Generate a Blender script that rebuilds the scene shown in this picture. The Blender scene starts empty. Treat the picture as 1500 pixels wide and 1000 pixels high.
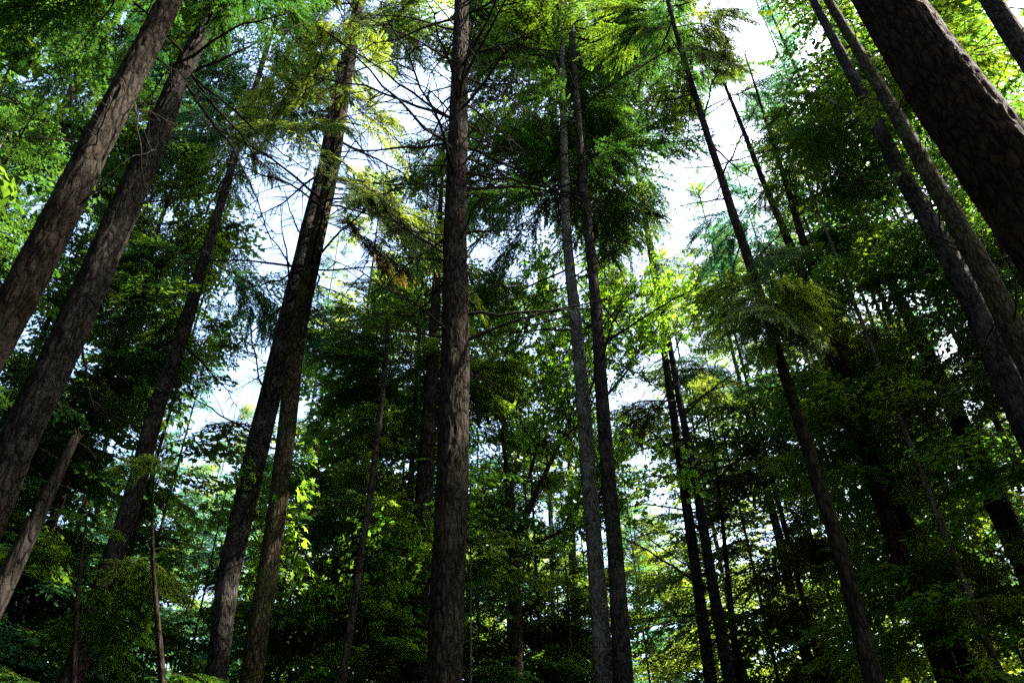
import bpy, math, random
import numpy as np
from mathutils import Vector, Matrix, noise as mnoise

random.seed(7)
rng = np.random.default_rng(7)
scn = bpy.context.scene
col = scn.collection
R = math.radians

# ------------------------------------------------------------------ camera
FPX = 1144.0                      # focal length in pixels of a 1500 px wide picture
PITCH = R(38.0)
ROLL = R(2.0)
EYE = Vector((0, 0, 1.6))
cam_d = bpy.data.cameras.new('camera')
cam_d.sensor_width = 36.0
cam_d.lens = FPX / 1500 * 36.0
cam_d.clip_start = 0.05
cam_d.clip_end = 3000
cam = bpy.data.objects.new('camera', cam_d)
col.objects.link(cam)
FWD = Vector((0, math.cos(PITCH), math.sin(PITCH)))
r0 = Vector((1, 0, 0)); u0 = r0.cross(FWD)
RT = r0 * math.cos(ROLL) - u0 * math.sin(ROLL)
UP = u0 * math.cos(ROLL) + r0 * math.sin(ROLL)
cam.matrix_world = Matrix(((RT.x, UP.x, -FWD.x, EYE.x), (RT.y, UP.y, -FWD.y, EYE.y),
                           (RT.z, UP.z, -FWD.z, EYE.z), (0, 0, 0, 1)))
scn.camera = cam

# ------------------------------------------------------------------ light
SUN_AZ = R(88)                    # clockwise from the view direction (+Y)
SUN_EL = R(50)
world = bpy.data.worlds.new('World'); scn.world = world
world.use_nodes = True
wn = world.node_tree.nodes; wl = world.node_tree.links
bg = wn['Background']
sky = wn.new('ShaderNodeTexSky'); sky.sky_type = 'NISHITA'
sky.sun_disc = False
sky.sun_elevation = SUN_EL
sky.sun_rotation = SUN_AZ
sky.air_density = 1.0; sky.dust_density = 4.0; sky.ozone_density = 1.5
wl.new(sky.outputs[0], bg.inputs[0])
bg.inputs[1].default_value = 0.080
sun_d = bpy.data.lights.new('sun', 'SUN')
sun_d.energy = 5.0; sun_d.angle = R(0.55); sun_d.color = (1.0, 0.94, 0.83)
sun = bpy.data.objects.new('sun', sun_d); col.objects.link(sun)
SV = Vector((math.sin(SUN_AZ) * math.cos(SUN_EL), math.cos(SUN_AZ) * math.cos(SUN_EL), math.sin(SUN_EL)))
sun.rotation_euler = (-SV).to_track_quat('-Z', 'Y').to_euler()
sun.location = SV * 80

vs = scn.view_settings
scn.display_settings.display_device = 'sRGB'
vs.view_transform = 'Standard'; vs.look = 'None'; vs.gamma = 1.0; vs.use_curve_mapping = False
vs.exposure = 3.6
cy = scn.cycles
cy.max_bounces = 5; cy.diffuse_bounces = 2; cy.glossy_bounces = 1; cy.transmission_bounces = 3
cy.transparent_max_bounces = 4
cy.use_denoising = False; cy.denoiser = 'OPENIMAGEDENOISE'; cy.denoising_input_passes = 'RGB_ALBEDO_NORMAL'; cy.denoising_prefilter = 'ACCURATE'
cy.sample_clamp_indirect = 4.0
cy.caustics_reflective = False; cy.caustics_refractive = False

# ------------------------------------------------------------------ helpers
def ray(px, py):
    return (RT * ((px - 750) / FPX) + UP * ((500 - py) / FPX) + FWD)

def at(px, py, dist, h=None):
    """world point seen at a pixel of the photograph, at a horizontal distance (along h)"""
    r = ray(px, py)
    if h is None:
        h = Vector((r.x, r.y, 0)).normalized()
    return EYE + r * (dist / (r.x * h.x + r.y * h.y))

def project(p):
    d = p - EYE
    z = d.dot(FWD)
    return 750 + FPX * d.dot(RT) / z, 500 - FPX * d.dot(UP) / z

def tag(o, label=None, cat=None, group=None, kind=None):
    if label: o['label'] = label
    if cat: o['category'] = cat
    if group: o['group'] = group
    if kind: o['kind'] = kind
    return o

def empty(name, loc, rz=0.0):
    o = bpy.data.objects.new(name, None)
    o.empty_display_size = 0.3
    o.location = loc; o.rotation_euler = (0, 0, rz)
    col.objects.link(o)
    return o

def link(name, mesh, parent=None, mat=None, _=None):
    o = bpy.data.objects.new(name, mesh)
    if parent is not None: o.parent = parent
    if mat is not None: o.matrix_local = mat
    col.objects.link(o)
    return o

class MB:
    """collects triangles with a material index"""
    def __init__(s): s.V = []; s.T = []; s.M = []; s.n = 0
    def add(s, V, T, m=0):
        V = np.asarray(V, float).reshape(-1, 3); T = np.asarray(T, np.int64).reshape(-1, 3)
        s.V.append(V); s.T.append(T + s.n); s.M.append(np.full(len(T), m, np.int32)) if np.isscalar(m) else s.M.append(m)
        s.n += len(V)
    def arrays(s):
        return np.concatenate(s.V), np.concatenate(s.T), np.concatenate(s.M)
    def mesh(s, name, mats, smooth_mat=0):
        V, T, M = s.arrays()
        return mesh_from(name, V, T, M, mats, smooth_mat)

def mesh_from(name, V, T, M, mats, smooth_mat=0):
    me = bpy.data.meshes.new(name)
    me.vertices.add(len(V)); me.vertices.foreach_set('co', V.astype(np.float32).ravel())
    me.loops.add(len(T) * 3); me.loops.foreach_set('vertex_index', T.astype(np.int32).ravel())
    me.polygons.add(len(T))
    me.polygons.foreach_set('loop_start', np.arange(0, len(T) * 3, 3, dtype=np.int32))
    me.polygons.foreach_set('material_index', M.astype(np.int32))
    me.polygons.foreach_set('use_smooth', (M == smooth_mat))
    for m in mats: me.materials.append(m)
    me.update(calc_edges=True)
    return me

def tube(mb, P, rad, sides=5, m=0, cap=True):
    P = np.asarray(P, float); n = len(P)
    rad = np.asarray(rad, float)
    tan = np.gradient(P, axis=0); tan /= np.linalg.norm(tan, axis=1)[:, None] + 1e-9
    ref = np.array([0, 0, 1.0]) if abs(tan[0, 2]) < 0.8 else np.array([1.0, 0, 0])
    a = np.cross(tan, ref); a /= np.linalg.norm(a, axis=1)[:, None] + 1e-9
    b = np.cross(tan, a)
    th = np.arange(sides) * 2 * math.pi / sides
    V = P[:, None, :] + rad[:, None, None] * (np.cos(th)[None, :, None] * a[:, None, :] + np.sin(th)[None, :, None] * b[:, None, :])
    V = V.reshape(-1, 3)
    i = np.arange(n - 1)[:, None] * sides; j = np.arange(sides)[None, :]; k = (j + 1) % sides
    A = (i + j).ravel(); B = (i + k).ravel(); Cc = (i + sides + k).ravel(); D = (i + sides + j).ravel()
    T = np.concatenate([np.stack([A, B, Cc], 1), np.stack([A, Cc, D], 1)])
    if cap:
        V = np.concatenate([V, P[-1:]]); c = len(V) - 1; l = (n - 1) * sides
        T = np.concatenate([T, np.stack([l + j.ravel(), l + k.ravel(), np.full(sides, c)], 1)])
    mb.add(V, T, m)

# ------------------------------------------------------------------ materials
def new_mat(name):
    m = bpy.data.materials.new(name); m.use_nodes = True
    nt = m.node_tree
    for n in list(nt.nodes): nt.nodes.remove(n)
    out = nt.nodes.new('ShaderNodeOutputMaterial')
    return m, nt, out

def rgb(c): return (c[0], c[1], c[2], 1.0)

def leaf_mat(name, c1, c2, t1, t2, mix=0.45, rough=0.55):
    m, nt, out = new_mat(name)
    N = nt.nodes; L = nt.links
    tc = N.new('ShaderNodeTexCoord')
    nz = N.new('ShaderNodeTexNoise'); nz.inputs['Scale'].default_value = 1.3; nz.inputs['Detail'].default_value = 6; nz.inputs['Roughness'].default_value = 0.75
    L.new(tc.outputs['Object'], nz.inputs['Vector'])
    oi = N.new('ShaderNodeObjectInfo')
    ad = N.new('ShaderNodeMath'); ad.operation = 'MULTIPLY_ADD'; ad.inputs[1].default_value = 0.45; 
    L.new(oi.outputs['Random'], ad.inputs[0])
    sb = N.new('ShaderNodeMapRange'); sb.inputs[1].default_value = 0.38; sb.inputs[2].default_value = 0.66; sb.inputs[3].default_value = 0.0; sb.inputs[4].default_value = 0.75
    L.new(nz.outputs[0], sb.inputs[0]); L.new(sb.outputs[0], ad.inputs[2])
    def mixc(a, b):
        x = N.new('ShaderNodeMix'); x.data_type = 'RGBA'; x.clamp_factor = True
        x.inputs[6].default_value = rgb(a); x.inputs[7].default_value = rgb(b)
        L.new(ad.outputs[0], x.inputs[0]); return x.outputs[2]
    p = N.new('ShaderNodeBsdfPrincipled'); p.inputs['Roughness'].default_value = rough
    p.inputs['Specular IOR Level'].default_value = 0.06
    L.new(mixc(c1, c2), p.inputs['Base Color'])
    t = N.new('ShaderNodeBsdfTranslucent'); L.new(mixc(t1, t2), t.inputs[0])
    ms = N.new('ShaderNodeMixShader'); ms.inputs[0].default_value = mix
    L.new(p.outputs[0], ms.inputs[1]); L.new(t.outputs[0], ms.inputs[2]); L.new(ms.outputs[0], out.inputs[0])
    return m

def bark_mat(name, dark, light, lichen, lich_amt=0.5, scale=1.0, bump=0.6, moss=None):
    m, nt, out = new_mat(name)
    N = nt.nodes; L = nt.links
    tc = N.new('ShaderNodeTexCoord')
    mp = N.new('ShaderNodeMapping'); mp.inputs['Scale'].default_value = (1, 1, 0.28)
    L.new(tc.outputs['Object'], mp.inputs[0])
    v = N.new('ShaderNodeTexVoronoi'); v.feature = 'DISTANCE_TO_EDGE'; v.inputs['Scale'].default_value = 11 * scale
    n0 = N.new('ShaderNodeTexNoise'); n0.inputs['Scale'].default_value = 7 * scale; n0.inputs['Detail'].default_value = 5
    L.new(mp.outputs[0], n0.inputs['Vector'])
    mv = N.new('ShaderNodeVectorMath'); mv.operation = 'MULTIPLY_ADD'; mv.inputs[1].default_value = (0.20, 0.20, 0.14)
    L.new(n0.outputs['Color'], mv.inputs[0]); L.new(mp.outputs[0], mv.inputs[2]); L.new(mv.outputs[0], v.inputs['Vector'])
    r1 = N.new('ShaderNodeMapRange'); r1.inputs[1].default_value = 0.0; r1.inputs[2].default_value = 0.28
    L.new(v.outputs['Distance'], r1.inputs[0])
    n1 = N.new('ShaderNodeTexNoise'); n1.inputs['Scale'].default_value = 40 * scale; n1.inputs['Detail'].default_value = 8; n1.inputs['Roughness'].default_value = 0.7
    L.new(mp.outputs[0], n1.inputs['Vector'])
    mu = N.new('ShaderNodeMath'); mu.operation = 'MULTIPLY'; L.new(r1.outputs[0], mu.inputs[0])
    ra = N.new('ShaderNodeMapRange'); ra.inputs[1].default_value = 0.3; ra.inputs[2].default_value = 0.7; ra.inputs[3].default_value = 0.35; ra.inputs[4].default_value = 1.0
    L.new(n1.outputs[0], ra.inputs[0]); L.new(ra.outputs[0], mu.inputs[1])
    x = N.new('ShaderNodeMix'); x.data_type = 'RGBA'; x.inputs[6].default_value = rgb(dark); x.inputs[7].default_value = rgb(light)
    L.new(mu.outputs[0], x.inputs[0])
    n2 = N.new('ShaderNodeTexNoise'); n2.inputs['Scale'].default_value = 2.2; n2.inputs['Detail'].default_value = 7; n2.inputs['Roughness'].default_value = 0.7
    L.new(tc.outputs['Object'], n2.inputs['Vector'])
    r2 = N.new('ShaderNodeMapRange'); r2.inputs[1].default_value = 0.50; r2.inputs[2].default_value = 0.68; r2.inputs[4].default_value = lich_amt
    L.new(n2.outputs[0], r2.inputs[0])
    y = N.new('ShaderNodeMix'); y.data_type = 'RGBA'; y.inputs[7].default_value = rgb(lichen)
    L.new(r2.outputs[0], y.inputs[0]); L.new(x.outputs[2], y.inputs[6])
    p = N.new('ShaderNodeBsdfPrincipled'); p.inputs['Roughness'].default_value = 0.95; p.inputs['Specular IOR Level'].default_value = 0.02
    L.new(y.outputs[2], p.inputs['Base Color'])
    bp = N.new('ShaderNodeBump'); bp.inputs['Strength'].default_value = bump; bp.inputs['Distance'].default_value = 0.05
    L.new(mu.outputs[0], bp.inputs['Height']); L.new(bp.outputs[0], p.inputs['Normal'])
    L.new(p.outputs[0], out.inputs[0])
    return m

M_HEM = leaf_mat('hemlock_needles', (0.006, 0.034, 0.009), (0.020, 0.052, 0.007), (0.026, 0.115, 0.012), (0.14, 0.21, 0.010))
M_SHADE = leaf_mat('shaded_hemlock_needles', (0.005, 0.028, 0.010), (0.014, 0.044, 0.008), (0.016, 0.075, 0.012), (0.07, 0.14, 0.012))  # hemlock needles again, with the shade of the upper crowns put into the colour
M_CED = leaf_mat('yellow_green_needles', (0.022, 0.052, 0.006), (0.045, 0.068, 0.007), (0.11, 0.19, 0.010), (0.23, 0.27, 0.02))
M_FIR = leaf_mat('blue_green_needles', (0.006, 0.036, 0.020), (0.018, 0.058, 0.028), (0.03, 0.15, 0.075), (0.09, 0.21, 0.07), mix=0.4)
M_PALE = leaf_mat('pale_green_needles', (0.018, 0.052, 0.009), (0.036, 0.066, 0.010), (0.08, 0.18, 0.018), (0.20, 0.25, 0.03))
M_MAPLE = leaf_mat('maple_leaf', (0.013, 0.058, 0.004), (0.026, 0.068, 0.005), (0.07, 0.24, 0.010), (0.22, 0.36, 0.018), mix=0.6, rough=0.4)
M_RUST = leaf_mat('withered_needles', (0.05, 0.028, 0.008), (0.045, 0.04, 0.008), (0.12, 0.06, 0.010), (0.14, 0.11, 0.015))
B_BROWN = bark_mat('brown_bark', (0.0025, 0.0017, 0.0011), (0.027, 0.0215, 0.016), (0.038, 0.034, 0.026), 0.4, 1.0, 0.9)
B_GREY = bark_mat('grey_bark', (0.003, 0.0028, 0.0026), (0.036, 0.031, 0.027), (0.062, 0.058, 0.050), 0.5, 1.2, 0.9)
B_PALE = bark_mat('pale_bark', (0.014, 0.0125, 0.011), (0.11, 0.10, 0.085), (0.14, 0.135, 0.118), 0.6, 1.5, 0.5)
B_RED = bark_mat('reddish_bark', (0.002, 0.0012, 0.0008), (0.036, 0.018, 0.010), (0.040, 0.023, 0.014), 0.3, 1.1, 1.0)
B_DARK = bark_mat('dark_grey_bark', (0.002, 0.0018, 0.0016), (0.024, 0.020, 0.017), (0.040, 0.036, 0.030), 0.4, 1.0, 1.0)
B_MOSS = bark_mat('mossy_bark', (0.004, 0.0035, 0.002), (0.050, 0.041, 0.025), (0.034, 0.042, 0.010), 0.6, 1.2, 0.9)
B_TWIG = bark_mat('twig_bark', (0.005, 0.004, 0.003), (0.018, 0.0145, 0.011), (0.034, 0.034, 0.028), 0.4, 3.0, 0.3)

# ------------------------------------------------------------------ ground
def ground():
    n = 140
    xs = np.concatenate([-np.geomspace(900, 1, n // 2), np.geomspace(1, 900, n // 2)])
    V = []
    for y in xs:
        for x in xs:
            z = 0.35 * mnoise.noise(Vector((x * .08, y * .08, 0))) + 0.08 * mnoise.noise(Vector((x * .6, y * .6, 3)))
            V.append((x, y, z - 0.05))
    n = len(xs)
    i = np.arange(n - 1)[:, None] * n + np.arange(n - 1)[None, :]
    i = i.ravel()
    T = np.concatenate([np.stack([i, i + 1, i + n + 1], 1), np.stack([i, i + n + 1, i + n], 1)])
    m, nt, out = new_mat('forest_floor'); N = nt.nodes; L = nt.links
    tc = N.new('ShaderNodeTexCoord')
    a = N.new('ShaderNodeTexNoise'); a.inputs['Scale'].default_value = 0.7; a.inputs['Detail'].default_value = 9; a.inputs['Roughness'].default_value = 0.75
    L.new(tc.outputs['Object'], a.inputs[0])
    cr = N.new('ShaderNodeValToRGB'); cr.color_ramp.elements[0].position = .35; cr.color_ramp.elements[1].position = .65
    cr.color_ramp.elements[0].color = (0.035, 0.022, 0.013, 1); cr.color_ramp.elements[1].color = (0.03, 0.05, 0.012, 1)
    L.new(a.outputs[0], cr.inputs[0])
    p = N.new('ShaderNodeBsdfPrincipled'); p.inputs['Roughness'].default_value = 1
    L.new(cr.outputs[0], p.inputs['Base Color']); L.new(p.outputs[0], out.inputs[0])
    o = link('ground', mesh_from('ground', np.array(V), T, np.zeros(len(T), int), [m]))
    tag(o, 'dark forest floor of needles and moss', None, None, 'structure')
ground()

# ------------------------------------------------------------------ bough library
def nrm(v): return v / (np.linalg.norm(v) + 1e-9)

def make_bough(seed, L=3.0, droop=0.5, lat_sp=0.11, lat_len=0.42, sub_sp=0.055, sub_len=0.17, leaf_sp=0.024,
               leaf_len=0.030, leaf_w=0.013, lod=0, bare=0.18, stem_r=0.018):
    """a flat drooping conifer bough along +X. lod 0: every leaflet; lod 1: one jagged frond per twig"""
    rg = np.random.default_rng(seed)
    mb = MB()
    n = 12
    t = np.linspace(0, 1, n)
    wob = np.cumsum(rg.normal(0, 0.02, n)) * L * 0.5
    stem = np.stack([t * L * (1 - 0.08 * t), wob, (0.16 * t - droop * t ** 2.1) * L * 0.6 + 0.02 * np.sin(t * 9 + seed)], 1)
    tube(mb, stem, stem_r * (1 - 0.85 * t) * (L / 3), 4 if lod == 0 else 3, 0)
    def pt(s):
        f = np.clip(s, 0, 0.9999) * (n - 1); i = int(f); f -= i
        return stem[i] * (1 - f) + stem[i + 1] * f, nrm(stem[i + 1] - stem[i])
    LV = []
    s = bare
    side = 1
    while s < 1.0:
        p, d = pt(s)
        prof = (math.sin(min(1, (s - bare) / (1 - bare) * 1.25 + 0.12) * math.pi * 0.62) ** 0.7) * (1.08 - s) ** 0.55
        ll = L * lat_len * prof * rg.uniform(0.6, 1.15)
        if rg.random() < 0.06: ll *= 0.2
        ang = rg.uniform(0.75, 1.15) * (1 - 0.45 * s)
        perp = nrm(np.cross(np.array([0, 0, 1.0]), d)) * side
        dl = nrm(d * math.cos(ang) + perp * math.sin(ang) + np.array([0, 0, rg.normal(0, 0.12)]))
        k = 6 if lod == 0 else 3
        tt = np.linspace(0, 1, k)
        bend = rg.normal(0, 0.08)
        lat = p + tt[:, None] * ll * dl + (tt ** 2)[:, None] * ll * (d * (0.22 + bend) + np.array([0, 0, -0.10 - rg.random() * 0.16]))
        if ll > (0.12 if lod == 0 else .3):
            tube(mb, lat, 0.005 * (L / 3) * (1 - 0.8 * tt) + 0.0012, 3, 0, False)
        u = 0.10 if ll > .3 else 0.0; sd = 1
        upn = np.array([rg.normal(0, 0.15), rg.normal(0, 0.15), 1.0])
        while u < 1.0:
            f = u * (k - 1) * 0.9999; i = int(f); f -= i
            q = lat[i] * (1 - f) + lat[i + 1] * f; e = nrm(lat[i + 1] - lat[i])
            pe = nrm(np.cross(upn, e)) * sd
            a2 = rg.uniform(0.7, 1.1) * (1 - 0.5 * u)
            ds = nrm(e * math.cos(a2) + pe * math.sin(a2) + np.array([0, 0, rg.normal(-0.12, 0.2)]))
            sl = sub_len * (1.15 - 0.75 * u) * rg.uniform(0.55, 1.2) * (0.55 + 0.45 * min(1, ll / 0.8))
            LV.append(np.concatenate([q, ds, nrm(np.cross(ds, pe + np.array([0, 0, .01])) * 1.0 + np.cross(e, pe)), [sl]]))
            u += sub_sp / max(ll, 0.06) * rg.uniform(0.7, 1.3); sd = -sd
        # the tip
        LV.append(np.concatenate([lat[-1], nrm(lat[-1] - lat[-2]), nrm(upn), [sub_len * 0.7]]))
        s += lat_sp / L * rg.uniform(0.6, 1.4) * 0.5; side = -side
    LV = np.array(LV)
    q, ds, up, sl = LV[:, 0:3], LV[:, 3:6], LV[:, 6:9], LV[:, 9]
    up = up * np.sign(up[:, 2:3] + 1e-6)
    sx = np.cross(ds, up); sx /= np.linalg.norm(sx, axis=1)[:, None] + 1e-9
    rgn = rg
    if lod == 0:
        smax = sl.max(); nl = int(smax / leaf_sp)
        VV = []
        for j in range(nl + 1):
            m = sl > j * leaf_sp
            if not m.any(): break
            f = (j * leaf_sp) / sl[m]
            base = q[m] + ds[m] * (j * leaf_sp) + np.array([0, 0, -0.5]) * ((f ** 2) * sl[m] * 0.3)[:, None]
            ln = leaf_len * (1.15 - 0.6 * f) * rgn.uniform(0.7, 1.3, m.sum())
            for sd in (-1, 1):
                di = ds[m] * 0.55 + sx[m] * sd * 0.85 + rgn.normal(0, 0.14, (m.sum(), 3))
                tip = base + di * ln[:, None]
                a = base + ds[m] * leaf_w * 0.6 + up[m] * rgn.normal(0, .003, (m.sum(), 1)); b = base - ds[m] * leaf_w * 0.6
                VV.append(np.stack([a, b, tip], 1))
        VV = np.concatenate(VV).reshape(-1, 3)
    else:
        w = leaf_w; VV = []
        k = len(q)
        tip = q + ds * sl[:, None] + np.array([0, 0, -0.15]) * sl[:, None]
        mid = q + ds * (sl * 0.45)[:, None]
        for sd in (-1, 1):
            jj = sx * (w * sd) * rgn.uniform(0.6, 1.4, (k, 1)) + ds * (w * rgn.uniform(-.3, .9, (k, 1))) + rgn.normal(0, w * .35, (k, 3))
            VV.append(np.stack([q, tip, mid + jj], 1))
        VV = np.concatenate(VV).reshape(-1, 3)
    mb.add(VV, np.arange(len(VV)).reshape(-1, 3), 1)
    return mb.arrays()

def make_dead(seed, L=2.0, twigs=10):
    rg = np.random.default_rng(seed); mb = MB()
    n = 10; t = np.linspace(0, 1, n)
    w1 = np.cumsum(rg.normal(0, 0.022, n)) * L * .5; w2 = np.cumsum(rg.normal(0, 0.02, n)) * L * .5
    stem = np.stack([t * L, w1, w2 + (0.1 * t - rg.uniform(0, .35) * t * t) * L], 1); stem -= stem[0]
    tube(mb, stem, 0.021 * (L / 2) * (1 - .82 * t) + .0015, 4)
    for _ in range(twigs):
        s = rg.uniform(.2, .97); f = s * (n - 1) * .999; i = int(f); f -= i
        p = stem[i] * (1 - f) + stem[i + 1] * f; d = nrm(stem[i + 1] - stem[i])
        side = nrm(np.cross(d, [0, 0, 1.0])) * rg.choice([-1, 1])
        dd = nrm(d * rg.uniform(.3, 1) + side * rg.uniform(.5, 1) + np.array([0, 0, rg.normal(-.15, .3)]))
        l = L * rg.uniform(.12, .42) * (1.1 - s * .7); k = 5; tt = np.linspace(0, 1, k)
        P = p + tt[:, None] * l * dd + np.cumsum(rg.normal(0, .025, (k, 3)), 0) * l + (tt ** 2)[:, None] * l * np.array([0, 0, -.2])
        P[0] = p
        tube(mb, P, .008 * (L / 2) * (1 - .75 * tt) + .0015, 3)
        if l > .3:
            for _ in range(3):
                a = rg.integers(1, k); q = P[a]; d3 = nrm(dd + rg.normal(0, .7, 3)); l3 = l * rg.uniform(.2, .5)
                tube(mb, np.stack([q, q + d3 * l3 * .5, q + d3 * l3 + [0, 0, -.03]]), [.0025, .0018, .0008], 3)
    return mb.arrays()

def tf(arr, mat):
    V, T, M = arr
    A = np.array(mat)
    return V @ A[:3, :3].T + A[:3, 3], T, M

def frame_mat(p, d, roll=0.0, scale=1.0, sy=1.0):
    """+X along d, Z as near up as can be"""
    d = Vector(d).normalized()
    y = Vector((0, 0, 1)).cross(d)
    if y.length < 1e-4: y = Vector((0, 1, 0))
    y.normalize(); z = d.cross(y)
    m = Matrix(((d.x, y.x, z.x), (d.y, y.y, z.y), (d.z, y.z, z.z)))
    m = m @ Matrix.Rotation(roll, 3, 'X')
    m = m @ Matrix.Diagonal((scale, scale * sy, scale))
    m = m.to_4x4(); m.translation = p
    return m

NEAR_PAR = [dict(), dict(droop=.75), dict(droop=.35, lat_len=.5), dict(droop=.6, bare=.35), dict(L=2.4, droop=.5, lat_len=.5),
            dict(L=3.4, droop=.9, lat_len=.36, bare=.3), dict(L=2.0, droop=.3, lat_len=.55), dict(L=2.8, droop=.65, lat_sp=.15, sub_sp=.07)]
def compose(main, L, subs, seed, n=4):
    """a full bough: the main spray and side sprays that leave its stem"""
    rg = random.Random(seed); parts = [main]; sd = 1
    for j in range(n):
        f = .14 + .6 * j / n + rg.uniform(-.03, .03); k = rg.randrange(len(subs)); sc = (1.0 - f) * rg.uniform(.75, 1.0)
        a = sd * rg.uniform(.45, .85); tl = rg.uniform(-.14, .10)
        d = (math.cos(a) * math.cos(tl), math.sin(a) * math.cos(tl), math.sin(tl))
        parts.append(tf(subs[k][0], frame_mat((f * L * .98, 0, (0.16 * f - .5 * f ** 2.1) * L * .6 - .02), d, rg.gauss(0, .12), sc * L / subs[k][1])))
        sd = -sd
    V = []; T = []; M = []; c = 0
    for v, t, m in parts:
        V.append(v); T.append(t + c); M.append(m); c += len(v)
    return np.concatenate(V), np.concatenate(T), np.concatenate(M)
BOUGH_BASE = [make_bough(100 + i, leaf_len=.052, leaf_w=.027, leaf_sp=.027, **p) for i, p in enumerate(NEAR_PAR)]
BOUGH_COMP = True
BLEN = [p.get('L', 3.0) for p in NEAR_PAR]
BOUGHS = [compose(b, BLEN[i], [(BOUGH_BASE[k], BLEN[k]) for k in (0, 2, 4, 7)], 50 + i) for i, b in enumerate(BOUGH_BASE)]
BOUGH_MESH = {}
def bough_mesh(i, leaf):
    k = (i, leaf.name)
    if k not in BOUGH_MESH:
        V, T, M = BOUGHS[i]
        BOUGH_MESH[k] = mesh_from('bough', V, T, M, [B_TWIG, leaf])
    return BOUGH_MESH[k]
DEAD = [make_dead(300 + i, 2.0, tw) for i, tw in enumerate([4, 8, 12, 9, 14, 6, 10, 16])]
DEAD_MESH = [mesh_from('dead_branch', *d, [B_TWIG]) for d in DEAD]
FAR_PAR = dict(lod=1, lat_sp=.34, sub_sp=.085, sub_len=.25, leaf_w=.085, stem_r=.02)
FARB = [make_bough(500 + i, L=3.0, droop=[.5, .8, .35, .65, .55, .9][i], lat_len=[.42, .38, .5, .4, .46, .36][i], bare=.1, **FAR_PAR) for i in range(6)]
FARB = [compose(b, 3.0, [(x, 3.0) for x in FARB], 80 + i, 2) for i, b in enumerate(FARB)]

# ------------------------------------------------------------------ crowns of the farther trees (built once per kind, 24 m tall)
def make_crown(seed, H=24.0, z0=3.0, rad=2.8, per_m=6.0, gaps=0.2, up=0.25, ex=.75):
    rg = random.Random(seed); parts = []; n = 0
    z = z0
    lop = [rg.uniform(.75, 1.2) for _ in range(8)]
    while z < H - 0.15:
        f = (z - z0) / (H - z0)
        L = rad * ((1 - f) ** ex * 0.95 + 0.06) * min(1.0, 0.55 + f * 5)
        az = rg.uniform(0, 2 * math.pi)
        L *= lop[int(az / (2 * math.pi) * 8) % 8] * rg.uniform(.55, 1.25)
        if rg.random() > gaps and mnoise.noise((math.cos(az) * 1.1 + seed, math.sin(az) * 1.1, z * .42)) > .05:
            tilt = -0.10 + (up + .5) * f + rg.gauss(0, .12)
            d = (math.cos(az) * math.cos(tilt), math.sin(az) * math.cos(tilt), math.sin(tilt))
            parts.append(tf(FARB[rg.randrange(6)], frame_mat((0, 0, z), d, rg.gauss(0, .25), max(L, .25) / 3.0, rg.uniform(.9, 1.2))))
        z += rg.expovariate(per_m * (1 + f * .8))
    V = []; T = []; M = []
    for v, t, m in parts:
        V.append(v); T.append(t + n); M.append(m); n += len(v)
    return np.concatenate(V), np.concatenate(T), np.concatenate(M)
CROWN_PAR = [dict(z0=2, rad=3.8, per_m=5.4), dict(z0=3, rad=3.3, per_m=5.0, ex=.38), dict(z0=1.5, rad=4.1, per_m=5.8, gaps=.1), dict(z0=7, rad=3.6, per_m=5.6, ex=.3), dict(z0=2, rad=3.3, per_m=5.8)]
CROWNS = [make_crown(900 + i, **p) for i, p in enumerate(CROWN_PAR)]
CROWN_MESH = {}
def crown_mesh(i, leaf):
    k = (i, leaf.name)
    if k not in CROWN_MESH:
        V, T, M = CROWNS[i]
        CROWN_MESH[k] = mesh_from('crown', V, T, M, [B_TWIG, leaf])
    return CROWN_MESH[k]

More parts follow.
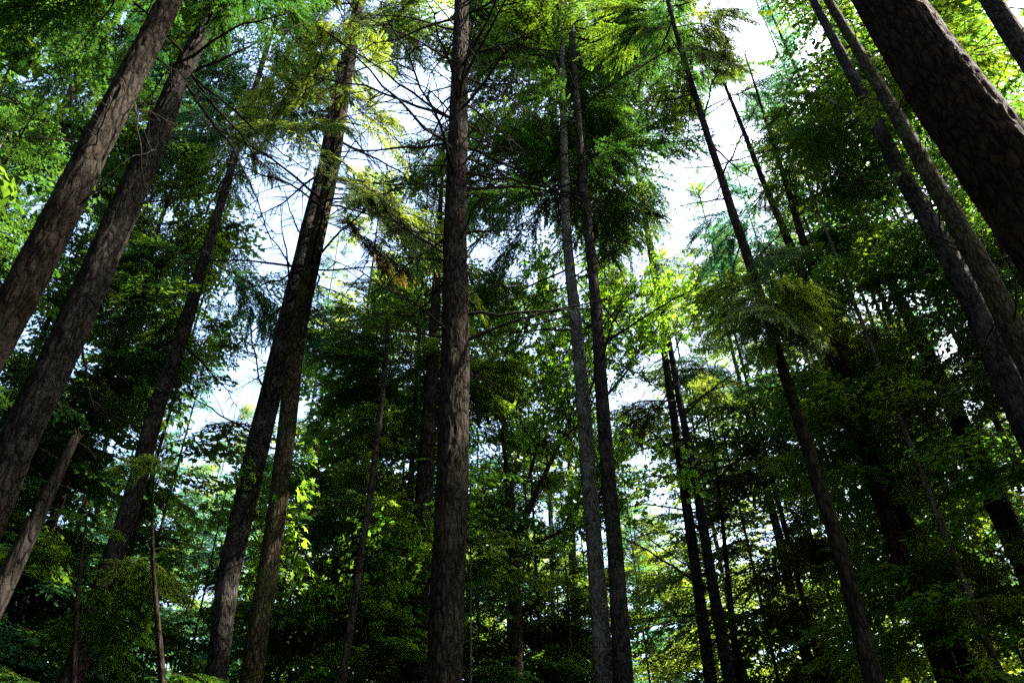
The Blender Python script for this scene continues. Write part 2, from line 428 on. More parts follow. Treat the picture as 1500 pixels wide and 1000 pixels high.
# ------------------------------------------------------------------ trunks
def trunk_arrays(P, rad, sides=20, relief=0.0, seed=0, step=0.25):
    """P, rad sampled by height; local coordinates. relief: bark ridges in metres"""
    zs = np.arange(P[0][2], P[-1][2], step); zs = np.append(zs, P[-1][2])
    P = np.array(P); Z = P[:, 2]
    X = np.interp(zs, Z, P[:, 0]); Y = np.interp(zs, Z, P[:, 1]); Rr = np.interp(zs, Z, rad)
    # smooth
    kk = max(1, int(1.2 / step)); ker = np.ones(kk) / kk
    def sm(a):
        if kk < 2 or len(a) < kk * 2: return a
        b = np.concatenate([np.full(kk, a[0]) + (np.arange(-kk, 0)) * (a[1] - a[0]), a, np.full(kk, a[-1]) + np.arange(1, kk + 1) * (a[-1] - a[-2])])
        return np.convolve(b, ker, 'same')[kk:-kk]
    X, Y, Rr = sm(X), sm(Y), np.maximum(sm(Rr), .008)
    rg = np.random.default_rng(seed)
    wx = np.interp(zs, np.arange(0, zs[-1] + 3, 1.5), np.cumsum(rg.normal(0, .014, int((zs[-1] + 3) / 1.5) + 1))[:len(np.arange(0, zs[-1] + 3, 1.5))])
    X = X + wx - wx[0]
    flare = 1 + 0.55 * np.exp(-zs / 0.5)
    th = np.arange(sides) * 2 * math.pi / sides
    rr = (Rr * flare)[:, None] * (1 + 0.035 * np.sin(th * 3 + seed)[None, :] + 0.02 * np.sin(th * 5 + zs[:, None] * .35 + seed))
    if relief > 0:
        ns = mnoise.noise
        for i, z in enumerate(zs):
            r = Rr[i]
            for j, t in enumerate(th):
                cx = math.cos(t) * r * 20; cyy = math.sin(t) * r * 20
                v = 1 - abs(ns((cx, cyy, z * 3.0 + seed))) * 3.2
                v2 = ns((cx * 2.3, cyy * 2.3, z * 6 + seed))
                rr[i, j] += relief * (max(-1.2, v) * .8 + v2 * .5) * min(1, r / .12)
    else:
        rr *= 1 + rg.normal(0, .012, rr.shape)
    V = np.stack([X[:, None] + rr * np.cos(th), Y[:, None] + rr * np.sin(th), np.repeat(zs[:, None], sides, 1)], 2).reshape(-1, 3)
    n = len(zs)
    i = np.arange(n - 1)[:, None] * sides; j = np.arange(sides)[None, :]; k = (j + 1) % sides
    A = (i + j).ravel(); B = (i + k).ravel(); C = (i + sides + k).ravel(); D = (i + sides + j).ravel()
    T = np.concatenate([np.stack([A, B, C], 1), np.stack([A, C, D], 1)])
    V = np.concatenate([V, [[X[-1], Y[-1], zs[-1] + .01]]]); l = (n - 1) * sides
    T = np.concatenate([T, np.stack([l + j.ravel(), l + k.ravel(), np.full(sides, len(V) - 1)], 1)])
    return V, T, lambda z: Vector((np.interp(z, zs, X), np.interp(z, zs, Y), z)), lambda z: float(np.interp(z, zs, Rr))

class Tree: pass
TREES = {}
def near_tree(key, pts, D, H, bark, label, group=None, name='conifer_tree', relief=0.0, sides=20, crown=None, dead=None,
              stubs=None, topr=0.02, seed=None, cat='tree'):
    seed = len(TREES) * 13 + 5 if seed is None else seed
    rg = random.Random(seed)
    xm = sum(p[0] for p in pts) / len(pts); ym = sum(p[1] for p in pts) / len(pts)
    r = ray(xm, ym); h = Vector((r.x, r.y, 0)).normalized()
    W = []
    for (x, y, w) in sorted(pts, key=lambda p: -p[1]):
        p = at(x, y, D, h); depth = (p - EYE).dot(FWD)
        W.append((p, w * depth / FPX / 2))
    # down to the ground, and up to the tip
    lo, lo2 = W[0][0], W[min(2, len(W) - 1)][0]
    sl = (lo2 - lo) / max(.1, lo2.z - lo.z)
    base = lo - sl * lo.z; base.z = 0
    hi, hi2 = W[-1][0], W[-min(3, len(W))][0]
    su = (hi - hi2) / max(.1, hi.z - hi2.z)
    pts3 = [(base, W[0][1] * 1.12)] + W
    rtop = W[-1][1]
    if H > hi.z + .5:
        for f in (.25, .5, .75, 1.0):
            z = hi.z + (H - hi.z) * f
            q = hi + su * (z - hi.z) * (1 - f * .3); q.z = z
            pts3.append((q, rtop * (1 - f) + topr * f))
    root = empty(name, (base.x, base.y, 0))
    tag(root, label, cat, group)
    P = [tuple(p - Vector((base.x, base.y, 0))) for p, _ in pts3]; rad = [q for _, q in pts3]
    V, T, fp, fr = trunk_arrays(P, rad, sides, relief, seed, 0.07 if relief > 0 else 0.25)
    link('trunk', mesh_from('trunk', V, T, np.zeros(len(T), int), [bark]), root)
    t = Tree(); t.root = root; t.p = fp; t.r = fr; t.H = max(H, pts3[-1][0].z); t.base = base; t.h = h; t.D = D; t.pts = pts; t.label = label
    def zpix(y):
        for z in np.arange(0.5, t.H, .2):
            if project(base + fp(z))[1] < y: return float(z)
        return t.H
    t.zpix = zpix
    TREES[key] = t
    if dead:
        # (y_low, y_high, per metre, length, droop)
        for (ya, yb, per, ln) in dead:
            za, zb = zpix(ya), zpix(yb); z = za
            while z < zb:
                az = rg.uniform(0, 6.283); tl = rg.gauss(.05, .22); d = Vector((math.cos(az) * math.cos(tl), math.sin(az) * math.cos(tl), math.sin(tl)))
                s = ln * rg.uniform(.35, 1.2) / 2.0
                link('dead_branch', DEAD_MESH[rg.randrange(8)], root, frame_mat(fp(z) + d * fr(z) * .7, d, rg.uniform(-.8, .8), s))
                z += rg.expovariate(per)
    if crown:
        for (ya, zb, per, ln, leaf) in crown:
            za = zpix(ya) if ya > -900 else 8; zb = min(zb, t.H); z = za
            while z < zb:
                f = z / t.H
                az = rg.uniform(0, 6.283); tl = rg.gauss(-.05 + .35 * (z - za) / (t.H - za + 1), .15)
                d = Vector((math.cos(az) * math.cos(tl), math.sin(az) * math.cos(tl), math.sin(tl)))
                L = ln * rg.uniform(.42, 1.3) * min(1, (t.H - z) / (t.H * .3) + .12)
                lf = leaf if not isinstance(leaf, tuple) else leaf[0 if rg.random() < .6 else 1]
                i = rg.randrange(8) if lf in (HM, M_SHADE) else rg.choice((0, 2, 4, 7))
                if mnoise.noise((math.cos(az) * 1.1 + seed * .7, math.sin(az) * 1.1, z * .45)) > -.3 and not (d.x * h.x + d.y * h.y < -.35 and z < t.H * .85 and rg.random() < .85):
                    link('bough', bough_mesh(i, lf), root, frame_mat(fp(z) + d * fr(z) * .6, d, rg.gauss(0, .16), L / BLEN[i]), lf)
                z += rg.expovariate(per * .6)
    return t

def bough_to(t, zy, px, py, dist, leaf, i=0, roll=0.0, fromz=False):
    z = zy if fromz else t.zpix(zy)
    a = t.p(z); q = at(px, py, dist) - Vector((t.base.x, t.base.y, 0))
    v = q - a
    return link('bough', bough_mesh(i, leaf), t.root, frame_mat(a, v + Vector((0, 0, v.length * .12)), roll, v.length / BLEN[i]), leaf)

def limb(t, pix, r0_, twigs=8, leaf=None, seed=1):
    """a long bare limb of a tree through given directions; pix = (px, py, distance)"""
    rg = np.random.default_rng(seed); mb = MB()
    P = np.array([tuple(at(x, y, d) - Vector((t.base.x, t.base.y, 0))) for x, y, d in pix])
    k = 6 * (len(P) - 1) + 1
    s = np.linspace(0, len(P) - 1, k)
    Q = np.stack([np.interp(s, np.arange(len(P)), P[:, a]) for a in range(3)], 1)
    for _ in range(3): Q[1:-1] = (Q[:-2] + 2 * Q[1:-1] + Q[2:]) / 4
    L = np.linalg.norm(np.diff(Q, axis=0), axis=1).sum()
    Q[1:-1] += rg.normal(0, .012, Q[1:-1].shape)
    tube(mb, Q, r0_ * (1 - .8 * np.linspace(0, 1, k)), 7)
    for _ in range(twigs):
        a = rg.integers(3, k - 1); p = Q[a]; d = nrm(Q[a + 1] - Q[a]); dd = nrm(d * .6 + rg.normal(0, .6, 3)); l = rg.uniform(.2, .9)
        tt = np.linspace(0, 1, 5)
        W = p + tt[:, None] * l * dd + np.cumsum(rg.normal(0, .02, (5, 3)), 0); W[0] = p
        tube(mb, W, r0_ * .28 * (1 - .8 * tt) + .001, 3)
    return link('limb', mb.mesh('limb', [B_TWIG]), t.root)

HM, CE, FI, PA = M_HEM, M_CED, M_FIR, M_PALE

near_tree('t1', [(-48, 560, 58), (-10, 500, 53), (46, 400, 48), (123, 250, 41), (186, 125, 35), (247, 0, 30)], 8.5, 34, B_BROWN,
          'thick brown trunk at far left with a sunlit flank, leaning to the upper right', relief=.020, sides=72,
          dead=[(450, 60, .9, 1.6), (560, 0, 2.5, .3)], crown=[(10, 34, 3.4, 3.6, M_SHADE)])
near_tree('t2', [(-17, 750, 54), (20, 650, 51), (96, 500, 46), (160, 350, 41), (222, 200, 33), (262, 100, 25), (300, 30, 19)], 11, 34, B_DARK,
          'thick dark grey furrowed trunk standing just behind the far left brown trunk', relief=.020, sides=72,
          dead=[(500, 150, .7, 2.0), (150, 0, 2.0, 3.0), (750, 100, 2.5, .3)], crown=[(70, 36, 2.6, 3.4, (M_SHADE, HM))])
near_tree('t3', [(0, 300, 17), (40, 235, 15), (80, 178, 13), (130, 90, 11)], 24, 44, B_BROWN,
          'thin distant trunk half hidden by dark boughs, left of the far left brown trunk', dead=[(400, 150, 1.2, 2.5)],
          crown=[(300, 44, 4.0, 4.4, M_SHADE)])
near_tree('t4', [(0, 866, 30), (30, 800, 26), (60, 740, 19), (108, 640, 10)], 10, 0, B_DARK,
          'short bare dead trunk with a splintered broken top in the lower left', name='dead_snag', dead=[(860, 645, 5, .45)], cat='dead tree')
near_tree('t5', [(150, 850, 30), (178, 775, 28), (200, 700, 27), (225, 600, 24), (262, 500, 20), (283, 430, 17), (315, 320, 13)], 17, 38, B_GREY,
          'leaning grey trunk below the bright sky gap, left of the close pair of trunks', dead=[(800, 420, 2.2, 2.4)],
          crown=[(450, 38, 5.0, 4.2, (HM, FI))])
near_tree('t6a', [(314, 1000, 30), (333, 850, 33), (378, 650, 33), (414, 500, 28), (447, 350, 22), (472, 250, 16), (485, 170, 13)], 16, 36, B_GREY,
          'thicker left trunk of the close pair, grey with sunlit patches', group='close pair of trunks left of centre', sides=28,
          dead=[(700, 200, 1.2, 2.5)], crown=[(20, 36, 2.4, 3.4, (CE, HM))])
near_tree('t6b', [(368, 1000, 33), (405, 750, 28), (435, 500, 25), (465, 350, 22), (487, 250, 19), (503, 150, 15), (520, 50, 12), (528, 0, 10)], 15, 36, B_MOSS,
          'slimmer right trunk of the close pair, brown with a mossy band', group='close pair of trunks left of centre', sides=28,
          dead=[(800, 420, 1.3, 1.6), (430, 0, 5.5, 3.4)], crown=[(10, 36, 3.0, 3.8, (CE, PA))])
near_tree('t7', [(652, 1000, 50), (663, 700, 46), (667, 500, 40), (667, 400, 35), (667, 300, 30), (670, 200, 27), (673, 100, 23), (675, 0, 20)], 12, 37, B_BROWN,
          'straight thick brown trunk rising through the centre of the picture', relief=.020, sides=72,
          dead=[(1000, 300, 3.0, .35), (560, 0, 4.0, 2.8), (280, 0, 3.0, 3.6)], crown=[(-50, 37, 1.6, 3.6, HM)])
near_tree('t7b', [(610, 1000, 34), (616, 800, 30), (625, 650, 22), (632, 540, 18)], 19, 27, B_BROWN,
          'black shaded trunk close behind the left side of the thick central trunk', crown=[(700, 27, 3.0, 3.6, HM), (1000, 20, .8, 3.0, HM)])
near_tree('t8', [(502, 1000, 12), (517, 900, 11), (532, 800, 10), (545, 715, 9), (557, 615, 8), (566, 540, 6.5), (569, 470, 5)], 14, 0, B_GREY,
          'very thin bare dead pole between the close pair and the central trunk', name='dead_pole', topr=.01, dead=[(850, 480, 2.4, .8)], cat='dead tree')
near_tree('t9', [(885, 1000, 30), (871, 800, 24), (853, 600, 21), (843, 500, 18), (829, 350, 14), (827, 275, 12), (826, 200, 10)], 18, 45, B_PALE,
          'pale grey left trunk of the slender couple right of centre', group='slender couple of trunks right of centre', sides=28,
          dead=[(950, 500, 1.4, .8), (500, 200, 2.6, 2.8)], crown=[(225, 45, 6.0, 4.4, (M_SHADE, HM))])
near_tree('t10', [(912, 1000, 30), (902, 800, 23), (887, 600, 20), (881, 500, 17), (870, 400, 15), (859, 300, 13), (851, 200, 11), (847, 125, 9)], 17.5, 46, B_GREY,
          'darker right trunk of the slender couple right of centre', group='slender couple of trunks right of centre', sides=28,
          dead=[(950, 500, 1.6, 1.0), (560, 120, 4.0, 3.0)], crown=[(275, 46, 7.0, 4.6, (M_SHADE, HM))])
near_tree('t11a', [(1042, 1000, 19), (1020, 850, 16), (998, 700, 14), (979, 575, 11), (968, 500, 9)], 25, 35, B_GREY,
          'left one of two thin dark trunks with many bare twigs', group='two thin twiggy trunks', dead=[(1000, 520, 3.0, 2.6)], crown=[(560, 35, 1.2, 2.4, FI)])
near_tree('t11b', [(1072, 1000, 20), (1045, 850, 16), (1020, 700, 12), (1000, 600, 10), (990, 540, 8.5)], 24, 34, B_GREY,
          'right one of two thin dark trunks with many bare twigs', group='two thin twiggy trunks', dead=[(1000, 520, 4.0, 3.6)], crown=[(580, 34, 1.2, 2.6, PA)])
near_tree('t12', [(1280, 1000, 28), (1250, 875, 24), (1220, 775, 22), (1195, 700, 20), (1165, 600, 17), (1132, 500, 15), (1097, 385, 14), (1070, 300, 12), (1045, 225, 10), (1025, 160, 9), (995, 65, 7), (977, 0, 6)], 15, 33, B_BROWN,
          'slim brown trunk leaning left, with green sprays halfway up, right of the twiggy pair', sides=24,
          dead=[(1000, 480, .8, .8), (400, 0, 3.0, 2.2)], crown=[(110, 33, 3.4, 3.4, (HM, M_SHADE))])
near_tree('t13', [(1487, 490, 34), (1450, 410, 31), (1395, 310, 27), (1340, 215, 22), (1295, 135, 18), (1260, 75, 15), (1215, 0, 12)], 13, 34, B_MOSS,
          'olive brown leaning trunk with many twigs, next to the huge dark trunk', sides=28,
          dead=[(520, 60, 2.6, 1.8)], crown=[(-60, 34, 2.6, 3.2, (HM, FI))])
near_tree('t14', [(1500, 600, 46), (1460, 525, 40), (1435, 460, 34), (1395, 385, 29), (1360, 320, 26), (1325, 260, 24), (1295, 200, 20), (1270, 150, 17)], 16, 36, B_GREY,
          'scaly grey trunk on the right, behind the olive brown leaning trunk', sides=32, relief=0.006,
          dead=[(560, 220, 1.0, 1.6)], crown=[(180, 36, 2.2, 3.4, (HM, FI))])
near_tree('t15', [(1590, 410, 114), (1510, 300, 110), (1437, 200, 102), (1365, 100, 90), (1300, 0, 78)], 7, 32, B_RED,
          'huge dark reddish trunk crossing the upper right corner', relief=.018, sides=110, dead=[(350, 20, 1.5, .5)],
          crown=[(-250, 32, 2.0, 3.8, HM)])
near_tree('t16', [(1560, 160, 33), (1500, 72, 30), (1462, 15, 27)], 15, 38, B_GREY,
          'grey trunk in the top right corner beyond the huge dark trunk', dead=[(150, -60, 1.4, 2.0)], crown=[(300, 38, 2.0, 3.6, (HM, CE))])
near_tree('t17', [(1500, 820, 38), (1460, 740, 33), (1425, 660, 28), (1382, 570, 23), (1362, 525, 20), (1325, 455, 16), (1280, 360, 12), (1255, 300, 10)], 21, 36, B_BROWN,
          'dark thick trunk low at the right edge, leaning up to the left', sides=24, dead=[(800, 400, 1.2, 2.0)], crown=[(560, 36, 1.8, 3.4, (PA, HM))])
near_tree('t18', [(1385, 975, 28), (1360, 910, 28), (1330, 850, 28), (1305, 775, 26), (1280, 700, 24), (1260, 625, 20)], 19, 28, B_RED,
          'black shaded trunk behind dense green boughs, right of the slim brown leaning trunk', crown=[(900, 28, 1.5, 3.4, (CE, HM))])
near_tree('t19', [(1495, 930, 16), (1445, 810, 12), (1415, 740, 10), (1390, 685, 8)], 24, 27, B_BROWN,
          'thin dark trunk in the lower right, left of the thick edge trunk', dead=[(950, 700, 1.6, 1.8)], crown=[(720, 27, 2.0, 2.6, (PA, HM))])
near_tree('t20', [(1428, 980, 12), (1408, 920, 11), (1385, 860, 9)], 28, 22, B_BROWN,
          'thin brown stem left of the pale bare trunk in the lower right', dead=[(960, 880, 1.6, 1.6)], crown=[(870, 22, 1.6, 2.2, PA)])
near_tree('t21', [(1450, 990, 18), (1435, 935, 17), (1420, 895, 17), (1405, 845, 15)], 25, 24, B_PALE,
          'pale bare trunk in the lower right corner', crown=[(840, 24, 2.4, 2.8, (PA, HM))])
near_tree('t22', [(1157, 870, 15), (1140, 790, 13), (1120, 710, 10), (1105, 650, 8)], 28, 28, B_PALE,
          'pale straight trunk standing in the low sky gap beside the slim leaning trunk', dead=[(900, 700, 2.0, 2.2)], crown=[(720, 28, 2.0, 2.8, (FI, PA))])
near_tree('t23', [(1530, 760, 13), (1500, 700, 12), (1472, 635, 9)], 26, 34, B_PALE,
          'thin pale trunk at the right edge above the thick edge trunk', crown=[(640, 34, 2.0, 2.6, (PA, HM))])
near_tree('t24', [(845, 1000, 14), (840, 850, 12), (835, 750, 9), (832, 640, 7)], 30, 27, B_PALE,
          'thin pale distant trunk just left of the slender couple', dead=[(1000, 650, 1.4, 1.6)], crown=[(700, 27, 1.6, 2.2, FI)])
near_tree('t24b', [(818, 1000, 9), (812, 900, 8), (808, 800, 6)], 34, 22, B_GREY,
          'thinnest grey stem low between the maple and the slender couple', dead=[(1000, 800, 1.2, 1.2)], crown=[(840, 22, 1.4, 1.8, FI)])
near_tree('t29', [(1083, 1000, 12), (1072, 900, 9), (1066, 840, 7)], 27, 20, B_RED,
          'thin reddish stem behind the foot of the twiggy pair', dead=[(1000, 830, 3.0, 1.6)], crown=[(850, 20, 1.5, 1.8, PA)])
near_tree('t30', [(1185, 430, 14), (1160, 370, 12), (1143, 330, 10)], 20, 34, B_BROWN,
          'shaded trunk inside dark foliage right of the slim leaning trunk top', crown=[(480, 34, 1.8, 3.4, (HM, FI))])

# sunlit sprays and long limbs that the photograph shows
T = TREES
t4 = T['t4']
for k in range(6):
    a = k * 1.05; zt = t4.zpix(646); p0 = t4.p(zt); rr_ = t4.r(zt) * .8
    mb = MB(); q = np.array([p0.x + rr_ * math.cos(a), p0.y + rr_ * math.sin(a), p0.z - .05]); hgt = .08 + .16 * ((k * 7) % 5) / 5
    tube(mb, np.stack([q, q + [.02, 0, hgt * .5], q + [.05 * math.cos(a * 2), .01, hgt]]), [rr_ * .45, rr_ * .3, .003], 4)
    link('splinter', mb.mesh('splinter', [B_BROWN]), t4.root)
bough_to(T['t6b'], 300, 660, 335, 11.6, CE, 0, .1)
bough_to(T['t6b'], 260, 625, 320, 12.6, CE, 4, -.1)
bough_to(T['t6b'], 330, 600, 380, 13.8, M_RUST, 3, .2)
for (y, px, py, d, i, lf) in [(180, 590, 160, 13, 0, CE), (200, 360, 180, 13, 2, CE), (150, 330, 110, 14, 1, CE), 
                              (100, 570, 60, 13.5, 2, CE), (90, 400, 60, 13, 5, PA), (60, 620, 20, 15, 0, PA),
                              (130, 420, 150, 14, 6, CE)]:
    bough_to(T['t6b'], y, px, py, d, lf, i, random.uniform(-.5, .5))
for (y, px, py, d, i, lf) in [(415, 1190, 425, 13.9, 4, CE), (470, 1215, 440, 13.8, 6, CE), (430, 1050, 415, 14.2, 6, PA), (470, 1125, 500, 13.4, 4, CE),
                              (520, 1200, 500, 14.2, 6, PA), (500, 1060, 480, 14.2, 4, HM), (380, 1150, 380, 14, 6, PA), (450, 1160, 470, 13.2, 6, CE),
                              (40, 1090, 40, 14.2, 4, CE), (70, 1062, 85, 14.2, 6, CE), (30, 1110, 10, 15, 0, PA)]:
    bough_to(T['t12'], y, px, py, d, lf, i, random.uniform(-.8, .8))
link('bough', bough_mesh(4, M_RUST), T['t16'].root, frame_mat(T['t16'].p(T['t16'].zpix(10)), Vector((.25, -.95, .1)), .4, .55))
limb(T['t2'], [(262, 105, 11), (300, 165, 10.6), (340, 215, 10.3), (372, 280, 10.2), (400, 360, 10.3)], .035, 12, seed=1)
limb(T['t2'], [(285, 115, 11), (330, 150, 10.6), (400, 215, 10.4), (480, 270, 10.6)], .03, 12, seed=2)
limb(T['t2'], [(285, 105, 11), (340, 80, 10.5), (410, 45, 10.4), (480, 25, 10.8)], .035, 12, seed=3)
limb(T['t2'], [(262, 105, 11), (300, 50, 10.6), (340, 15, 10.8), (400, -30, 11)], .03, 8, seed=4)
limb(T['t1'], [(195, 140, 8.5), (203, 185, 8.2), (210, 260, 8.2), (228, 350, 8.3), (252, 412, 8.5)], .016, 8, seed=5)
limb(T['t1'], [(100, 310, 8.5), (140, 280, 8.2), (180, 235, 8.2), (230, 220, 8.5)], .016, 6, seed=6)
limb(T['t7'], [(672, 290, 12), (705, 225, 11.5), (745, 165, 11.3), (790, 120, 11.5)], .03, 12, seed=7)
limb(T['t7'], [(675, 250, 12), (705, 205, 11.4), (750, 120, 11.2), (770, 60, 11.5)], .028, 12, seed=8)
limb(T['t13'], [(1325, 255, 13), (1290, 205, 12.6), (1240, 160, 12.4), (1180, 130, 12.6)], .02, 8, seed=9)

# young sapling, lower left
near_tree('sap', [(232, 1000, 12), (228, 930, 9), (222, 860, 6)], 12, 8.2, B_BROWN, 'bright young conifer low at the left with fresh green sprays',
          name='conifer_sapling', crown=[(1250, 8.0, 6.0, 1.5, (HM, PA))], topr=.008)
near_tree('sap2', [(110, 1000, 10), (112, 930, 8)], 13, 7.2, B_BROWN, 'dim young conifer in the bottom left corner',
          name='conifer_sapling', crown=[(1250, 7.2, 7.0, 2.1, HM)], topr=.008)

# ------------------------------------------------------------------ the maple
def maple_cluster(seed, n=150, L=2.2):
    rg = np.random.default_rng(seed); mb = MB()
    k = 9; t = np.linspace(0, 1, k)
    stem = np.stack([t * L, np.cumsum(rg.normal(0, .05, k)), .25 * t * L + np.cumsum(rg.normal(0, .04, k))], 1); stem -= stem[0]
    tube(mb, stem, .016 * (1 - .8 * t) + .002, 4)
    tw = [stem]
    for _ in range(12):
        a = rg.integers(1, k); p = stem[a]; d = nrm(np.array([.8, 0, .1]) + rg.normal(0, .7, 3)); l = rg.uniform(.4, 1.0) * L * .45
        tt = np.linspace(0, 1, 5); P = p + tt[:, None] * l * d + np.cumsum(rg.normal(0, .02, (5, 3)), 0); P[0] = p
        tube(mb, P, .006 * (1 - .7 * tt) + .001, 3); tw.append(P)
    ang = np.array([-2.5, -1.9, -1.25, -.95, -.55, -.3, 0, .3, .55, .95, 1.25, 1.9, 2.5])
    rr = np.array([.35, .62, .42, .95, .55, .62, 1.1, .62, .55, .95, .42, .62, .35])
    for _ in range(n):
        P = tw[rg.integers(0, len(tw))]; f = rg.uniform(.25, .999) * (len(P) - 1); i = int(f); f -= i
        p = P[i] * (1 - f) + P[i + 1] * f + rg.normal(0, .07, 3)
        z = nrm(rg.normal(0, .45, 3) + [0, 0, 1]); x = nrm(np.cross(z, rg.normal(0, 1, 3))); y = np.cross(z, x)
        s = rg.uniform(.055, .12)
        V = p + s * rr[:, None] * (np.cos(ang)[:, None] * x + np.sin(ang)[:, None] * y) - z * s * (rr[:, None] ** 2) * .18
        V = np.concatenate([[p], V]); m = len(ang)
        mb.add(V, np.stack([np.zeros(m - 1, int), np.arange(1, m), np.arange(2, m + 1)], 1), 1)
    return mb.arrays()
MAP = [mesh_from('leafy_branch', *maple_cluster(40 + i), [B_TWIG, M_MAPLE]) for i in range(5)]
def maple(key, stem, D, forks, label, nb, seed):
    rg = random.Random(seed)
    base = at(stem[0][0], stem[0][1], D); base.z = 0
    root = empty('maple_tree', (base.x, base.y, 0)); tag(root, label, 'tree')
    b0 = Vector((base.x, base.y, 0))
    def path(pp): return [at(x, y, d) - b0 for x, y, d in pp]
    P = [Vector((0, 0, 0))] + path([(x, y, D) for x, y, w in stem])
    depth = (at(stem[0][0], stem[0][1], D) - EYE).dot(FWD)
    rad = [stem[0][2] * depth / FPX / 2 * 1.15] + [w * (at(x, y, D) - EYE).dot(FWD) / FPX / 2 for x, y, w in stem]
    mb = MB(); tube(mb, np.array([tuple(p) for p in P]), rad, 10); link('trunk', mb.mesh('trunk', [B_MOSS]), root)
    spots = []
    for fi, (r_, fk) in enumerate(forks):
        Q = path(fk); k = 5 * (len(Q) - 1) + 1; s = np.linspace(0, len(Q) - 1, k)
        A = np.array([tuple(q) for q in Q]); W = np.stack([np.interp(s, np.arange(len(Q)), A[:, a]) for a in range(3)], 1)
        for _ in range(2): W[1:-1] = (W[:-2] + 2 * W[1:-1] + W[2:]) / 4
        mb = MB(); tube(mb, W, r_ * (1 - .8 * np.linspace(0, 1, k)) + .006, 7); link('limb', mb.mesh('limb', [B_MOSS]), root)
        spots += [(W[i], W[i] - W[i - 1]) for i in range(k // 3, k)]
    for j in range(nb):
        p, d = rg.choice(spots); d = Vector(d).normalized()
        dd = (d + Vector((rg.gauss(0, .8), rg.gauss(0, .8), rg.gauss(0, .35)))).normalized()
        link('leafy_branch', MAP[rg.randrange(5)], root, frame_mat(Vector(p), dd, rg.uniform(-1, 1), rg.uniform(.7, 1.5)))
maple('maple', [(757, 1000, 20), (756, 900, 18), (752, 800, 16), (745, 700, 13)], 22,
      [(.09, [(752, 800, 22), (790, 710, 21.5), (825, 640, 21.5), (845, 580, 22), (870, 500, 22)]),
       (.07, [(745, 700, 22), (735, 640, 21.5), (742, 560, 21), (720, 490, 21)]),
       (.06, [(775, 700, 22), (790, 640, 22), (810, 560, 22.5), (815, 470, 23)]),
       (.06, [(825, 640, 21.5), (880, 590, 22.5), (930, 530, 23), (950, 470, 23)]),
       (.05, [(845, 580, 22), (890, 500, 24), (915, 430, 24)]),
       (.05, [(752, 800, 22), (800, 790, 21), (860, 760, 21), (900, 700, 21)])],
      'broadleaf maple with forking dark limbs and vivid green leaves behind the slender couple', 150, 3)
maple('maple2', [(520, 1000, 9), (530, 940, 8)], 18, [(.04, [(530, 940, 18), (500, 900, 18), (460, 880, 18)]), (.04, [(530, 940, 18), (570, 900, 18), (600, 870, 19)])],
      'low broadleaf maple bush glowing green beneath the close pair, at the bottom', 20, 5)

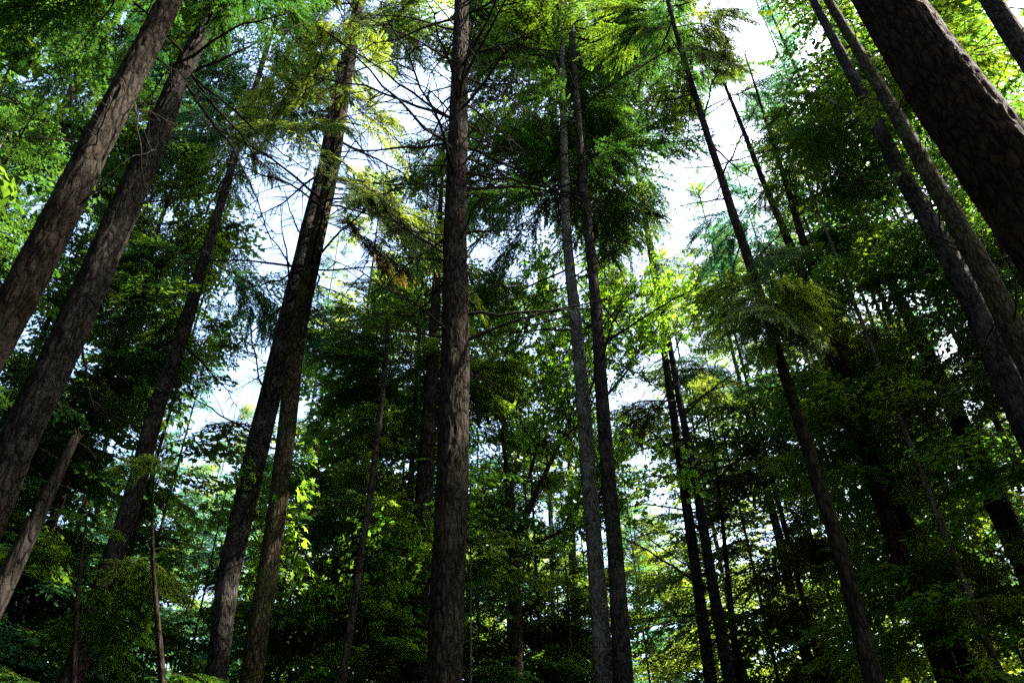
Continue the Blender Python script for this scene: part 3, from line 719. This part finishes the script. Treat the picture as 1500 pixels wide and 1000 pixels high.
# ------------------------------------------------------------------ trees behind
ANCH = [(-60, 'the left frame edge'), (30, 'the broken snag'), (190, 'the leaning grey trunk'), (355, 'the close pair'), (530, 'the dead pole'),
        (665, 'the central trunk'), (765, 'the maple fork'), (890, 'the slender couple'), (1025, 'the twiggy pair'), (1195, 'the slim leaning trunk'),
        (1300, 'the black shaded trunk'), (1440, 'the right edge trunk'), (1600, 'the right frame edge')]
KN = {'d': ('shade-darkened green', M_SHADE), 'h': ('dark green', M_HEM), 'f': ('blue-green', M_FIR), 'p': ('pale green', M_PALE), 'c': ('yellow-green', M_CED)}
BACK = []
def back_tree(px, py, D, k, ci, rs=1.0):
    BACK.append((px, py, D, k, ci, rs))
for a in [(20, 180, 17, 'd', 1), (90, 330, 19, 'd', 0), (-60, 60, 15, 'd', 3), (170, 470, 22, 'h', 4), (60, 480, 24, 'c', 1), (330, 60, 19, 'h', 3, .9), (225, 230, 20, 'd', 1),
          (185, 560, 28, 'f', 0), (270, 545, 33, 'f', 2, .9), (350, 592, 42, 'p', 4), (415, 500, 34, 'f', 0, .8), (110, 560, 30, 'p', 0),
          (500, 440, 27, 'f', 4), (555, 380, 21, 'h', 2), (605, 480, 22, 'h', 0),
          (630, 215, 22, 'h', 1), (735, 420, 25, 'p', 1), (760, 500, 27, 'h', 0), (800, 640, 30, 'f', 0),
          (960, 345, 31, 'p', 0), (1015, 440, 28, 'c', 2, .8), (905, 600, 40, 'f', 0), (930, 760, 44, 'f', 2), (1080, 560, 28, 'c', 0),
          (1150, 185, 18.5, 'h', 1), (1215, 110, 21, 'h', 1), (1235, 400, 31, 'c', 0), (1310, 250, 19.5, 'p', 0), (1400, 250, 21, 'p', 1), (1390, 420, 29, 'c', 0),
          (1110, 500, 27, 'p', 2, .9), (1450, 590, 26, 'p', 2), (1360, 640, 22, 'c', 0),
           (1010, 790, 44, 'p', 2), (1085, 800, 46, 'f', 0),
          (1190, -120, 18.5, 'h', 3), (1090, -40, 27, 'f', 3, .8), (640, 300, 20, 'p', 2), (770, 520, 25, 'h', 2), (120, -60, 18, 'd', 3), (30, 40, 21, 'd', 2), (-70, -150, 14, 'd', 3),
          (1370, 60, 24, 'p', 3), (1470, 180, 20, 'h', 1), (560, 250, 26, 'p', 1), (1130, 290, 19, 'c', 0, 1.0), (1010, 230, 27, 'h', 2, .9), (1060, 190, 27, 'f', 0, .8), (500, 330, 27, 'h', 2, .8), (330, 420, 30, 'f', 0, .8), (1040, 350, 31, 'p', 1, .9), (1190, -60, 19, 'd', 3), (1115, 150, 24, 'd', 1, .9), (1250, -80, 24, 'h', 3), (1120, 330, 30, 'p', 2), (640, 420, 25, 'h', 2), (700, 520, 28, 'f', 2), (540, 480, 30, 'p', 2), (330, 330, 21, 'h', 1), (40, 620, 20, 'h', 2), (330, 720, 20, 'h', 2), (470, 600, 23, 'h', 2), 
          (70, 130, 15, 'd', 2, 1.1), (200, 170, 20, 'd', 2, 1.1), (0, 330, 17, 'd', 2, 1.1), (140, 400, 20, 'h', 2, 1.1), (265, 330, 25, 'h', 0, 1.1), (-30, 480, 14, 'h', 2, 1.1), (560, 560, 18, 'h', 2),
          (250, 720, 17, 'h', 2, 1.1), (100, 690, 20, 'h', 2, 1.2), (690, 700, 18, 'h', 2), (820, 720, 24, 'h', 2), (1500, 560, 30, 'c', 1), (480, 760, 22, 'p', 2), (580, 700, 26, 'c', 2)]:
    back_tree(*a)
for i, x in enumerate(range(-40, 1600, 52)):
    y = 770 + random.uniform(-70, 60)
    if 1090 < x < 1200: y = 900
    back_tree(x + random.uniform(-25, 25), y, random.uniform(48, 66), random.choice('pphfc'), random.choice((0, 2, 2, 1)), 1.7)
for i, x in enumerate(range(-30, 1580, 62)):
    y = 690 + random.uniform(-50, 60)
    if 215 < x < 430: y = 640
    if 940 < x < 1010: y = 740
    if 1090 < x < 1200: y = 910
    if x > 1000 and i % 3 == 1: continue
    back_tree(x + random.uniform(-15, 15), y, random.uniform(31, 44) + (6 if x > 1180 else 0), ('f' if 120 < x < 400 else random.choice('hhpfhc' if x < 700 else 'hpcpcp')), random.choice((0, 2, 2)), 1.4)
gaps = {}
for (px, py, D, k, ci, rs) in BACK:
    i = max(j for j, a in enumerate(ANCH) if a[0] <= max(px, -59)) if px > -60 else 0
    gaps.setdefault((min(i, len(ANCH) - 2), k), []).append((px, py, D, k, ci, rs))
SIZE = {1: [''], 2: ['taller ', 'shorter '], 3: ['tallest ', 'middle-height ', 'lowest '], 4: ['tallest ', 'second tallest ', 'third tallest ', 'lowest ']}
for (i, k), L in gaps.items():
    L.sort(key=lambda a: a[1])
    words = SIZE.get(len(L)) or ['tallest '] + ['%s tallest ' % w for w in ['second', 'third', 'fourth', 'fifth', 'sixth', 'seventh'][:len(L) - 2]] + ['lowest ']
    for (px, py, D, kk, ci, rs), wd in zip(L, words):
        tip = at(px, py, D); base = Vector((tip.x, tip.y, 0))
        root = empty('conifer_tree', base, random.uniform(0, 6.28))
        tag(root, '%s%s conifer behind, between %s and %s' % (wd, KN[k][0], ANCH[i][1], ANCH[i + 1][1]), 'tree', 'conifers standing behind the nearer trunks')
        s = tip.z / 24.0
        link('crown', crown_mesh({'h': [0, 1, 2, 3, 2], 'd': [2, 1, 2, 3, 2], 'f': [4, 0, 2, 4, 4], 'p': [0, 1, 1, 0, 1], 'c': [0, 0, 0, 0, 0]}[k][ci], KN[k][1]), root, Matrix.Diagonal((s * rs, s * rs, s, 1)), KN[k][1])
        rb = (.0047 if D < 27 else .0034) * tip.z
        lean = random.uniform(-.2, .2)
        V, Tt, _, _ = trunk_arrays([(0, 0, 0), (lean * .5, 0, tip.z * .5), (0, 0, tip.z)], [rb, rb * .6, .015], 8, 0, int(px) % 97 + 1, .8)
        link('trunk', mesh_from('trunk', V, Tt, np.zeros(len(Tt), int), [random.choice([B_GREY, B_BROWN, B_PALE])]), root)

# trees around and behind the viewer: they close the wood and shade it
AROUND = [(11, -6, 30, 2, 'to the right behind the viewer, nearest on that side'), (-9, -2, 31, 1, 'close to the left of the viewer'),
          (-13, 6, 34, 1, 'just beyond the left edge of the picture'), (4, -8, 33, 2, 'straight behind the viewer, a little right'),
          (-5, -9, 30, 2, 'behind the viewer, a little left'), (-19, 2, 33, 2, 'far to the left of the viewer'),
          (-24, 14, 34, 1, 'far beyond the left edge of the picture'), (0, -13, 30, 2, 'farthest straight behind the viewer'),
          (9, -14, 32, 0, 'far behind the viewer on the right'), (-11, -12, 32, 2, 'far behind the viewer on the left'),
          (-3, -5, 28, 3, 'nearest behind the viewer'), (16, -12, 28, 2, 'farthest behind the viewer on the right'),
          (-16, -6, 30, 2, 'behind the viewer, far to the left')]
for j, (x, y, H, ci, where) in enumerate(AROUND):
    root = empty('conifer_tree', (x, y, 0), j * 1.3)
    tag(root, 'tall conifer standing ' + where, 'tree', 'trees around the viewer')
    s = H / 24.0
    link('crown', crown_mesh(ci, M_HEM), root, Matrix.Diagonal((s * 1.1, s * 1.1, s, 1)), M_HEM)
    V, Tt, _, _ = trunk_arrays([(0, 0, 0), (0.1, 0, H * .5), (0, 0, H)], [.3, .2, .015], 12, 0, j + 3, .8)
    link('trunk', mesh_from('trunk', V, Tt, np.zeros(len(Tt), int), [B_BROWN]), root)
